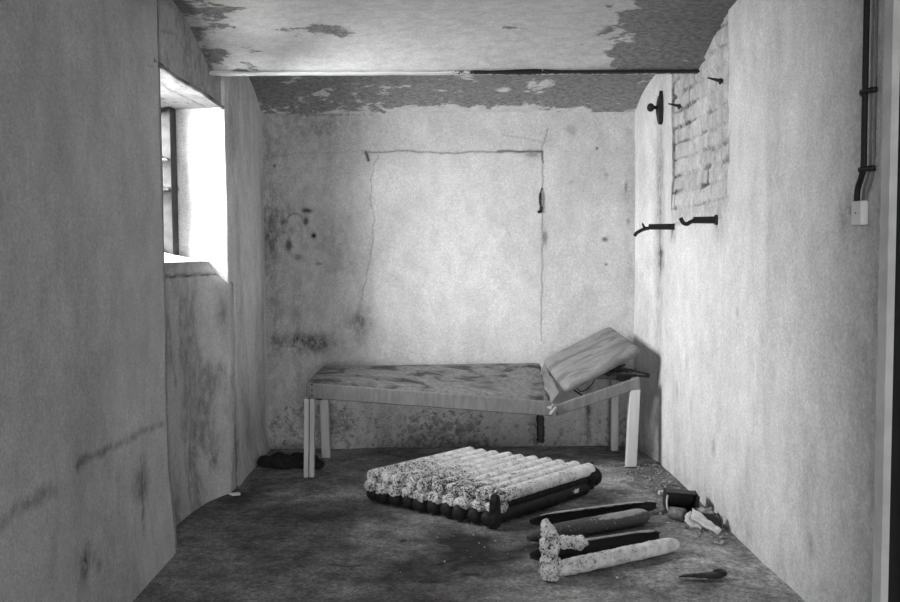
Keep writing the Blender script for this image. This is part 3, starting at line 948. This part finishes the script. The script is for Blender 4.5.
# ------------------------------------------------------------------ lying radiator
RO = Vector((0.307, 4.30, 0))
ru = Vector((0.721, 0.693, 0)); rv = Vector((-0.834, 0.551, 0))
ru.normalize(); rv.normalize()
rad = thing('cast_iron_radiator', 'large cast iron column radiator lying flat on the floor, white flaking paint', 'radiator', (0.25, 4.8, 0))
NSEC = 10
side = dz.cross(ru).normalized()    # across the sections
for k in range(NSEC):
    off = RO + rv * (0.90 * (k + 0.5) / NSEC)
    jit = 0.008 * math.sin(k * 2.3)
    s0, s1 = -0.005 + jit, 0.83 + jit
    w = 0.87 * 0.97 / NSEC / 2
    # upper column, crusted with paint
    bm = bmesh.new()
    p, r = rounded(off + ru * s0 + dz * 0.142, off + ru * s1 + dz * 0.142, w, 110, 0.3)
    tube(bm, p, r, 26, (1.0, 0.86))
    rough_up(bm, 0.0024, 60, k)
    o = bm_obj('upper_column', bm, M['flaky'], rad, True, attrs={'paint': lambda c: 0.515 + 0.10 * min(1, max(0, (c - RO).dot(ru) / 0.6)) + 0.02 * math.sin(c.x * 9 + c.y * 5)})
    # joining hub at the near end
    bm = bmesh.new()
    c = off + ru * (s0 + 0.008 - 0.022 * (1 - k / 9)) + dz * 0.088
    tube(bm, *rounded(c - ru * 0.028, c + ru * 0.09, 0.036, 12, 0.5), 20, (1.2, 0.95))
    rough_up(bm, 0.010, 55, k + 20)
    bm_obj('joining_hub', bm, M['flaky'], rad, True, attrs={'paint': 0.53})
    # lower column: dark iron with few flakes, its shade put into the colour
    bm = bmesh.new()
    p, r = rounded(off + ru * (s0 - 0.015 - 0.062 * (1 - k / 9)) + dz * 0.046, off + ru * (s1 - 0.03) + dz * 0.046, 0.040, 50, 0.9)
    tube(bm, p, r, 16, (0.95, 1.05))
    rough_up(bm, 0.003, 20, k + 40)
    bm_obj('lower_column', bm, M['iron_paint'], rad, True,
           attrs={'paint': (lambda c: 0.16 + 0.55 * math.exp(-((c.x - 0.76) / 0.04) ** 2 - ((c.z - 0.055) / 0.022) ** 2)) if k == 0 else 0.12})
    # web at the far end
    bm = bmesh.new()
    c = off + ru * (s1 - 0.02)
    tube(bm, [c + dz * z for z in (0.03, 0.05, 0.08, 0.11, 0.13)], [0.03, 0.036, 0.03, 0.03, 0.024], 12, (1, 1), ru)
    bm_obj('end_web', bm, M['iron_paint'], rad, True, attrs={'paint': 0.2})
# end cap at the near corner and broken socket at the far corner
bm = bmesh.new()
c = RO + ru * -0.045 + rv * 0.008
ax = (-side * 0.2 + ru * -0.98).normalized()
sd = dz.cross(ru).normalized()
outl = [(0.026, 0.006), (0.034, 0.03), (0.036, 0.06), (0.031, 0.09), (0.032, 0.12), (0.026, 0.15), (0.014, 0.172), (0, 0.178)]
ol = outl + [(-a, b) for a, b in outl[-2::-1]]
fa = (-side).normalized()
tl = (ru * 0.35 + fa * 0.94).normalized()
tg = dz.cross(tl).normalized()
v1 = [bm.verts.new(c + tg * a * 1.15 + dz * b - tl * 0.014) for a, b in ol]
v2 = [bm.verts.new(c + tg * a * 1.05 + dz * (b * 0.99 + 0.001) + tl * 0.022) for a, b in ol]
bm.faces.new(v1); bm.faces.new(v2[::-1])
for k in range(len(ol)):
    k2 = (k + 1) % len(ol)
    bm.faces.new((v1[k], v1[k2], v2[k2], v2[k]))
bmesh.ops.bevel(bm, geom=[e for e in bm.edges if e.calc_length() < 0.05 and len(e.link_faces) == 2], offset=0.003, segments=1, affect='EDGES')
bm_obj('end_cap', bm, M['iron'], rad)
bm = bmesh.new()
c = RO + ru * 0.80 + rv * 0.03
tube(bm, [c + dz * 0.10 - ru * 0.02, c + dz * 0.10 + ru * 0.028, c + dz * 0.10 + ru * 0.03, c + dz * 0.10 + ru * 0.048], [0.045, 0.045, 0.056, 0.052], 18)
bm_obj('broken_socket', bm, M['iron'], rad, True)
bm = bmesh.new()
beam(bm, c + ru * 0.02 + dz * 0.12, c + ru * 0.022 + dz * 0.185, 0.014, 0.014, (1, 0, 0))
bm_obj('bolt', bm, M['iron'], rad)
# black bar built for the shadow edge along the outer section, below the white crust
bm = bmesh.new()
p0, p1 = RO + ru * 0.05 + dz * 0.10 + rv * 0.03, RO + ru * 0.80 + dz * 0.10 + rv * 0.03
tube(bm, *rounded(p0, p1, 0.03, 30), 10, (0.5, 1.0))
rough_up(bm, 0.004, 30, 77)
bm_obj('shadow_edge_bar', bm, M['iron'], rad, True)


# ------------------------------------------------------------------ loose radiator pieces
def shell(a, b, r, a0, a1, th=0.007, n=34, taper=(0.12, 0.12), seed=0.0, flat=1.0, vary=0.0):
    """a split tube: arc from a0 to a1 (degrees, 0 = towards the camera side, 90 = up)"""
    a, b = Vector(a), Vector(b)
    d = (b - a).normalized(); s = d.cross(dz).normalized(); u = s.cross(d)
    bm = bmesh.new()
    m = 14
    rings = []
    for i in range(n + 1):
        t = i / n
        k = min(1, (t + 0.02) / taper[0], (1.02 - t) / taper[1])
        k = math.sqrt(max(0.0, k * (2 - k)))
        e = vary * mnoise.noise(Vector((t * 6, seed, 0)))
        lo, hi = math.radians(a0 + e), math.radians(a1 - e)
        c = a.lerp(b, t)
        ring = []
        for q, rr in ((0, r), (1, r - th)):
            for j in range(m + 1):
                ang = lo + (hi - lo) * (j / m if q == 0 else 1 - j / m)
                R = rr * max(k, 0.12) + 0.002 * mnoise.noise(Vector((t * 14, ang, seed)))
                ring.append(bm.verts.new(c + s * math.cos(ang) * R + u * math.sin(ang) * R * flat))
        rings.append(ring)
    N = 2 * (m + 1)
    for p, q in zip(rings[:-1], rings[1:]):
        for k in range(N):
            bm.faces.new((p[k], p[(k + 1) % N], q[(k + 1) % N], q[k]))
    bm.faces.new(rings[0]); bm.faces.new(rings[-1])
    return bm


bm = shell((0.45, 4.26, 0.036), (1.16, 4.52, 0.036), 0.036, 75, 285, seed=1, flat=1.0, vary=14, taper=(0.3, 0.3))
tag(bm_obj('broken_radiator_column', bm, M['shell'], None, True, attrs={'paint': lambda c: 0.18 + 0.6 * (c.z > 0.064)}, loc=(0.76, 4.37, 0)),
    'split open dark iron column nearest the whole radiator, pale broken upper rim', 'radiator piece', 'loose split radiator columns')
bm = shell((0.41, 4.005, 0.042), (1.06, 4.33, 0.042), 0.043, -180, 150, seed=2, flat=1.0, vary=25, taper=(0.35, 0.12))
tag(bm_obj('broken_radiator_column', bm, M['shell_grey'], None, True, attrs={'paint': lambda c: 0.44 + 0.5 * math.exp(-((c.x - 0.93) / 0.13) ** 2) * (c.z > 0.07)}, loc=(0.7, 4.15, 0)),
    'mottled grey rounded iron column, middle of three behind the knobbly white piece', 'radiator piece', 'loose split radiator columns')
bm = shell((0.40, 3.77, 0.038), (1.05, 4.02, 0.038), 0.037, 85, 290, seed=3, flat=1.05, vary=14, taper=(0.3, 0.2))
tag(bm_obj('broken_radiator_column', bm, M['shell'], None, True, attrs={'paint': lambda c: 0.2 + 0.55 * (c.z > 0.064) * (c.x > 0.5)}, loc=(0.7, 3.88, 0)),
    'black hollow split iron column directly behind the white flaking column', 'radiator piece', 'loose split radiator columns')

frag = thing('broken_radiator_section', 'knobbly white flaking iron fragment with upright end and long column, front of the floor', 'radiator piece', (0.6, 3.65, 0))
bm = bmesh.new()
prof = [(0.0, 0.020), (0.008, 0.036), (0.02, 0.040), (0.05, 0.044), (0.085, 0.043), (0.105, 0.037), (0.125, 0.040), (0.155, 0.042), (0.18, 0.041), (0.195, 0.034), (0.202, 0.037), (0.21, 0.036), (0.225, 0.028), (0.245, 0.024), (0.262, 0.016), (0.268, 0.004)]
pp, rr = [], []
for i in range(len(prof) - 1):
    for k in range(3):
        t = k / 3
        z = prof[i][0] * (1 - t) + prof[i + 1][0] * t
        pp.append(Vector((0.462 - 0.02 * max(0, z - 0.18) / 0.08, 3.58, z))); rr.append(prof[i][1] * (1 - t) + prof[i + 1][1] * t)
tube(bm, pp, rr, 20, (1, 0.9), (0, 1, 0))
rough_up(bm, 0.012, 30, 9)
bm_obj('upright_end', bm, M['flaky'], frag, True, attrs={'paint': 0.545})
bm = bmesh.new()
p, r = rounded((0.47, 3.585, 0.040), (1.115, 3.93, 0.034), 0.036, 60, 3.0)
tube(bm, p, r, 20)
rough_up(bm, 0.004, 34, 3)
bm_obj('column', bm, M['flaky'], frag, True, attrs={'paint': lambda c: 0.60 + 0.10 * (c.x - 0.8)})
bm = bmesh.new()
tube(bm, *rounded((0.455, 3.59, 0.165), (0.63, 3.66, 0.132), 0.032, 14, 0.9), 16, (0.9, 0.9))
rough_up(bm, 0.014, 32, 12)
bm_obj('column_stub', bm, M['flaky'], frag, True, attrs={'paint': 0.54})

# ------------------------------------------------------------------ rubbish by the right wall
bx = thing('metal_box', 'open black box with a pale bent rim lying against the right wall', 'box', (1.28, 4.50, 0))
bm = bmesh.new()
# five thin walls of a box lying on its side, mouth to the camera
R_ = Matrix.Translation((1.285, 4.50, 0)) @ Matrix.Rotation(math.radians(-6), 4, 'Z') @ Matrix.Rotation(math.radians(4), 4, 'Y')


def rbox(bm, x0, x1, y0, y1, z0, z1, mt):
    c = [mt @ Vector(v) for v in ((x0, y0, z0), (x1, y0, z0), (x1, y1, z0), (x0, y1, z0), (x0, y0, z1), (x1, y0, z1), (x1, y1, z1), (x0, y1, z1))]
    return hexa(bm, c, 0.002, seg=1)


rbox(bm, -0.085, 0.085, 0.10, 0.106, 0.008, 0.098, R_)
rbox(bm, -0.085, 0.085, -0.03, 0.10, 0.008, 0.013, R_)
rbox(bm, -0.085, -0.079, -0.02, 0.10, 0.008, 0.098, R_)
rbox(bm, 0.079, 0.085, -0.03, 0.10, 0.008, 0.104, R_)
rbox(bm, -0.085, 0.085, 0.03, 0.10, 0.094, 0.098, R_)
bm_obj('box_body', bm, M['black'], bx)
bm = bmesh.new()
rp = curve_pts([R_ @ Vector(v) for v in ((-0.083, -0.022, 0.095), (-0.085, -0.026, 0.06), (-0.076, -0.034, 0.018), (-0.04, -0.036, 0.010), (0.0, -0.034, 0.010))])
tube(bm, rp, 0.005, 8)
o = bm_obj('box_rim', bm, M['pale_rag'], bx, True); o['label'] = 'pale bent rim'

bm = bmesh.new()
c0, c1 = Vector((1.200, 4.40, 0.034)), Vector((1.255, 4.345, 0.038))
cd = (c1 - c0).normalized()
tube(bm, [c0 + cd * 0.004, c0, c0, c1, c1, c1 - cd * 0.004, c0 + cd * 0.01], [0.002, 0.028, 0.031, 0.033, 0.034, 0.030, 0.027], 24, caps=False)
tag(bm_obj('tin_can', bm, simple('dull_tin', 0.10, 0.22, 30, 0.5, 0.3, 0.3), None, True, loc=(1.23, 4.38, 0)), 'small dull tin can lying open end out before the black box', 'can')

# crumpled pale packaging; a black sheet stands for the shade in its hollow
pk = thing('crumpled_packaging', 'crumpled pale packaging with a dark hollow at the foot of the right wall', 'packaging', (1.33, 4.20, 0))


def crumple(name, P, mat, amp, seed, th=0.006, n=12):
    bm = bmesh.new()
    P = [Vector(p) for p in P]
    g = []
    for i in range(n + 1):
        row = []
        for j in range(n + 1):
            u, v = i / n, j / n
            p = P[0] * (1 - u) * (1 - v) + P[1] * u * (1 - v) + P[2] * u * v + P[3] * (1 - u) * v
            p += Vector((mnoise.noise(p * 30 + Vector((seed, 0, 0))), mnoise.noise(p * 30 + Vector((0, seed, 4))), mnoise.noise(p * 34 + Vector((0, 0, seed))))) * amp
            p.z = max(p.z, 0.003)
            row.append(bm.verts.new(p))
        g.append(row)
    for i in range(n):
        for j in range(n):
            bm.faces.new((g[i][j], g[i + 1][j], g[i + 1][j + 1], g[i][j + 1]))
    bmesh.ops.recalc_face_normals(bm, faces=bm.faces)
    bmesh.ops.solidify(bm, geom=bm.faces[:], thickness=th)
    return bm_obj(name, bm, mat, pk, True)


crumple('folded_sheet', [(1.285, 4.30, 0.085), (1.395, 4.16, 0.012), (1.36, 4.13, 0.004), (1.262, 4.24, 0.050)], M['pale_rag'], 0.010, 1)
crumple('folded_sheet', [(1.23, 4.24, 0.03), (1.30, 4.20, 0.006), (1.345, 4.27, 0.03), (1.27, 4.30, 0.07)], M['pale_rag'], 0.016, 2)
crumple('hollow_shade_sheet', [(1.30, 4.315, 0.086), (1.405, 4.19, 0.016), (1.41, 4.25, 0.075), (1.36, 4.30, 0.05)], M['black'], 0.008, 3)

# small chunks
bm = bmesh.new(); ellipsoid(bm, (1.385, 4.385, 0.028), (0.045, 0.06, 0.032), 3); rough_up(bm, 0.03, 22, 6)
tag(bm_obj('plaster_chunk', bm, M['rubble'], None, True, loc=(1.385, 4.385, 0)), 'grey lump of fallen plaster between the black box and the wall', 'rubble')
bm = bmesh.new(); beam(bm, (1.25, 4.835, 0.014), (1.34, 4.85, 0.014), 0.03, 0.022, bevel=0.003)
tag(bm_obj('wood_offcut', bm, M['pale_rag'], None, False, loc=(1.295, 4.84, 0)), 'small pale offcut lying behind the black box', 'offcut')
bm = bmesh.new()
sp = curve_pts([(1.015, 3.585, 0.006), (1.06, 3.578, 0.014), (1.12, 3.572, 0.016), (1.17, 3.58, 0.014), (1.195, 3.59, 0.022), (1.198, 3.60, 0.034)])
nsp = len(sp)
tube(bm, sp, [0.002 + 0.021 * math.sin(min(1, (i + 1) / nsp * 1.25) * math.pi / 2) * (1 if i < nsp - 8 else (nsp - i) / 8) for i in range(nsp)], 12, (1.4, 0.55))
rough_up(bm, 0.003, 40, 8)
tag(bm_obj('iron_shard', bm, M['black'], None, True, loc=(1.11, 3.58, 0)), 'curved black shard alone on the floor at the lower right', 'shard')
bm = bmesh.new(); ellipsoid(bm, (0.75, 3.585, 0.006), (0.007, 0.006, 0.006), 2); rough_up(bm, 0.002, 90, 3)
tag(bm_obj('white_pebble', bm, M['trim'], None, True, loc=(0.75, 3.585, 0)), 'tiny white pebble in front of the white flaking column', 'pebble')
pk2 = bmesh.new()
for dx_, l_ in ((0, 0.06), (0.02, 0.05)):
    beam(pk2, (-1.24 + dx_, 4.93 - dx_, 0.007), (-1.24 + dx_ + l_, 4.94 - dx_, 0.008), 0.016, 0.01)
tag(bm_obj('paper_scrap', pk2, M['trim'], None, False, loc=(-1.21, 4.93, 0)), 'small white scrap on dark floor beside the left wall', 'scrap')

bm = bmesh.new()
for k in range(7):
    cx, cy = -1.13 + 0.045 * k, 5.64 + 0.07 * math.sin(k * 1.9)
    ellipsoid(bm, (cx, cy, 0.02), (0.10, 0.08, 0.035 + 0.012 * (k % 3)), 3)
rough_up(bm, 0.022, 12, 4)
for v in bm.verts: v.co.z = max(v.co.z, 0.0)
tag(bm_obj('dark_cloth_heap', bm, M['cloth'], None, True, loc=(-1.06, 5.68, 0)), 'flat heap of dark cloth in the left corner behind the couch leg', 'cloth')

# plaster crumbs: nobody could count them
bm = bmesh.new()
rnd = random.Random(7)


def crumb(x, y, s):
    m = Matrix.Translation((x, y, s * 0.4)) @ Matrix.Rotation(rnd.random() * 6, 4, 'Z') @ Matrix.Diagonal((s * rnd.uniform(0.7, 1.6), s, s * rnd.uniform(0.4, 0.8), 1))
    bmesh.ops.create_icosphere(bm, subdivisions=1, radius=1.0, matrix=m)


for k in range(520):
    y = rnd.uniform(4.0, 5.6)
    x = 1.43 - abs(rnd.gauss(0, 0.13))
    if x > 0.9: crumb(x, y, rnd.choice((0.003, 0.004, 0.006, 0.009)))
for k in range(230):
    crumb(rnd.uniform(-1.2, 1.4), rnd.uniform(3.5, 5.9), rnd.choice((0.002, 0.003, 0.004)))
for k in range(30):
    crumb(rnd.gauss(0.1, 0.35), rnd.gauss(4.1, 0.15), rnd.choice((0.003, 0.004, 0.006)))
tag(bm_obj('plaster_crumbs', bm, M['rubble']), 'fine plaster crumbs and grit scattered over the concrete floor', 'rubble', kind='stuff')

# ------------------------------------------------------------------ things fixed to the walls
WX = 1.452


def wall_bracket(name, y, z, L, pts, label):
    t = thing(name, label, 'bracket', (WX, y, z), 'iron brackets below the bare bricks')
    bm = bmesh.new()
    for s in (-1, 1):
        beam(bm, (WX + 0.01, y + 0.001, z + s * 0.011), (WX - L, y, z + s * 0.009), 0.020, 0.016, bevel=0.003)
    box(bm, WX - L, WX, y - 0.004, y + 0.004, z - 0.017, z + 0.017)
    bm_obj('bracket_arm', bm, M['black'], t)
    bm = bmesh.new()
    p = curve_pts(pts)
    tube(bm, p, 0.011, 10)
    bm_obj('bracket_hook', bm, M['black'], t, True)
    return t


a = wall_bracket('wall_bracket', 5.28, 1.553, 0.16, [(WX - 0.13, 5.28, 1.553), (WX - 0.185, 5.28, 1.540), (WX - 0.21, 5.28, 1.530), (WX - 0.235, 5.28, 1.515), (WX - 0.248, 5.28, 1.498)],
                 'black iron bracket farther from the camera, its end bent down')
bm = bmesh.new()
tube(bm, curve_pts([(WX - 0.16, 5.28, 1.540), (WX - 0.185, 5.28, 1.548), (WX - 0.196, 5.28, 1.566), (WX - 0.20, 5.28, 1.578)]), [0.009] * 12 + [0.007] * 8 + [0.003] * 5, 8)
bm_obj('bracket_tine', bm, M['black'], a, True)
b = wall_bracket('wall_bracket', 4.47, 1.563, 0.125, [(WX - 0.11, 4.47, 1.565), (WX - 0.142, 4.47, 1.552), (WX - 0.158, 4.47, 1.543), (WX - 0.178, 4.47, 1.550), (WX - 0.192, 4.47, 1.575)],
                 'black iron bracket nearer the camera, its end hooked upward')
bm = bmesh.new()
box(bm, WX - 0.012, WX + 0.012, 4.455, 4.485, 1.538, 1.59, 0.003)
bm_obj('mounting_plate', bm, M['black'], b)

bt = thing('wall_bolt', 'black rusty plate and round bolt high on the right wall near the back corner', 'bolt', (1.44, 5.60, 2.33))
bm = bmesh.new()
ol = [(0, -0.105), (0.02, -0.085), (0.034, -0.02), (0.034, 0.05), (0.024, 0.09), (0.014, 0.11), (0.006, 0.075), (-0.016, 0.08), (-0.03, 0.045), (-0.034, -0.02), (-0.024, -0.08)]
f1 = [bm.verts.new((1.418 + 0.012 * abs(b_) / 0.1, 5.60 - a_, 2.33 + b_)) for a_, b_ in ol]
f2 = [bm.verts.new((1.455, 5.60 - a_, 2.33 + b_)) for a_, b_ in ol]
bm.faces.new(f1); bm.faces.new(f2[::-1])
for k in range(len(ol)):
    k2 = (k + 1) % len(ol); bm.faces.new((f1[k], f1[k2], f2[k2], f2[k]))
bm_obj('bolt_plate', bm, M['black'], bt)
bm = bmesh.new()
tube(bm, *rounded((1.45, 5.60, 2.335), (1.385, 5.60, 2.335), 0.012, 8), 12)
ellipsoid(bm, (1.378, 5.60, 2.335), (0.024, 0.026, 0.028), 3)
bm_obj('bolt_head', bm, M['black'], bt, True)

for (y, z, lab) in ((5.20, 2.285, 'short black nail in the bricks, the one nearer the back wall'), (4.44, 2.285, 'black nail with a large head in the bricks, the one nearer the camera')):
    bm = bmesh.new()
    tube(bm, [(1.48, y, z - 0.012), (1.445, y, z - 0.008), (1.385, y, z + 0.006)], [0.010, 0.009, 0.004], 10)
    ellipsoid(bm, (1.45, y, z - 0.012), (0.008, 0.014, 0.018), 2)
    tag(bm_obj('wall_nail', bm, M['black'], None, True, loc=(1.45, y, z)), lab, 'nail', 'nails in the bare bricks')

# electric cable with its clips and the box
cb = thing('electric_cable', 'thick black cable running down the right wall to the white box', 'cable', (1.44, 2.93, 1.55))
cx = 1.432
bm = bmesh.new()
tube(bm, curve_pts([(cx, 2.885, 2.60), (cx, 2.888, 2.3), (cx, 2.888, 2.0), (cx, 2.888, 1.80), (cx, 2.888, 1.69), (cx, 2.90, 1.65), (cx, 2.925, 1.61), (cx, 2.93, 1.568)]), 0.010, 12, (1, 1), (1, 0, 0))
bm_obj('cable', bm, M['cable'], cb, True)
for z in (1.93, 1.672):
    bm = bmesh.new()
    tube(bm, [(cx + 0.014, 2.84, z), (cx + 0.002, 2.855, z), (cx - 0.004, 2.875, z), (cx - 0.012, 2.888, z), (cx - 0.004, 2.90, z), (cx + 0.004, 2.915, z), (cx + 0.014, 2.93, z)], [0.010, 0.010, 0.008, 0.008, 0.008, 0.010, 0.010], 8)
    bm_obj('cable_clip', bm, M['black'], cb, True)
bm = bmesh.new()
tube(bm, curve_pts([(1.446, 2.85, 2.60), (1.446, 2.848, 2.2), (1.446, 2.848, 1.9), (1.446, 2.85, 1.68), (1.446, 2.87, 1.62), (1.446, 2.89, 1.59), (1.446, 2.895, 1.56)]), 0.004, 8, (1, 1), (1, 0, 0))
o = bm_obj('painted_wire', bm, M['wrap'], cb, True); o['label'] = 'thin grey painted wire'
sw = thing('junction_box', 'small white electrical box on the right wall under the black cable', 'electrical box', (1.45, 2.94, 1.51))
bm = bmesh.new()
box(bm, 1.424, 1.452, 2.885, 2.955, 1.485, 1.568, 0.005)
bm_obj('box_cover', bm, M['plastic'], sw)
bm = bmesh.new()
box(bm, 1.4225, 1.4245, 2.916, 2.924, 1.524, 1.530)
bm_obj('cover_screw', bm, M['wrap'], sw)

# rusty hinge left on the back wall
hg = bmesh.new()
tube(hg, curve_pts([(0.735, 6.135, 1.86), (0.722, 6.128, 1.82), (0.722, 6.126, 1.75), (0.728, 6.128, 1.70), (0.705, 6.118, 1.688)]), [0.004] * 8 + [0.009] * 17 + [0.011] * 8, 8, (1, 1), (0, 1, 0))
rough_up(hg, 0.004, 40, 2)
tag(bm_obj('rusty_hinge', hg, M['black'], None, True, loc=(0.72, 6.135, 1.77)), 'thin black rusty hinge on the back wall, right edge of the blocked opening', 'hinge')
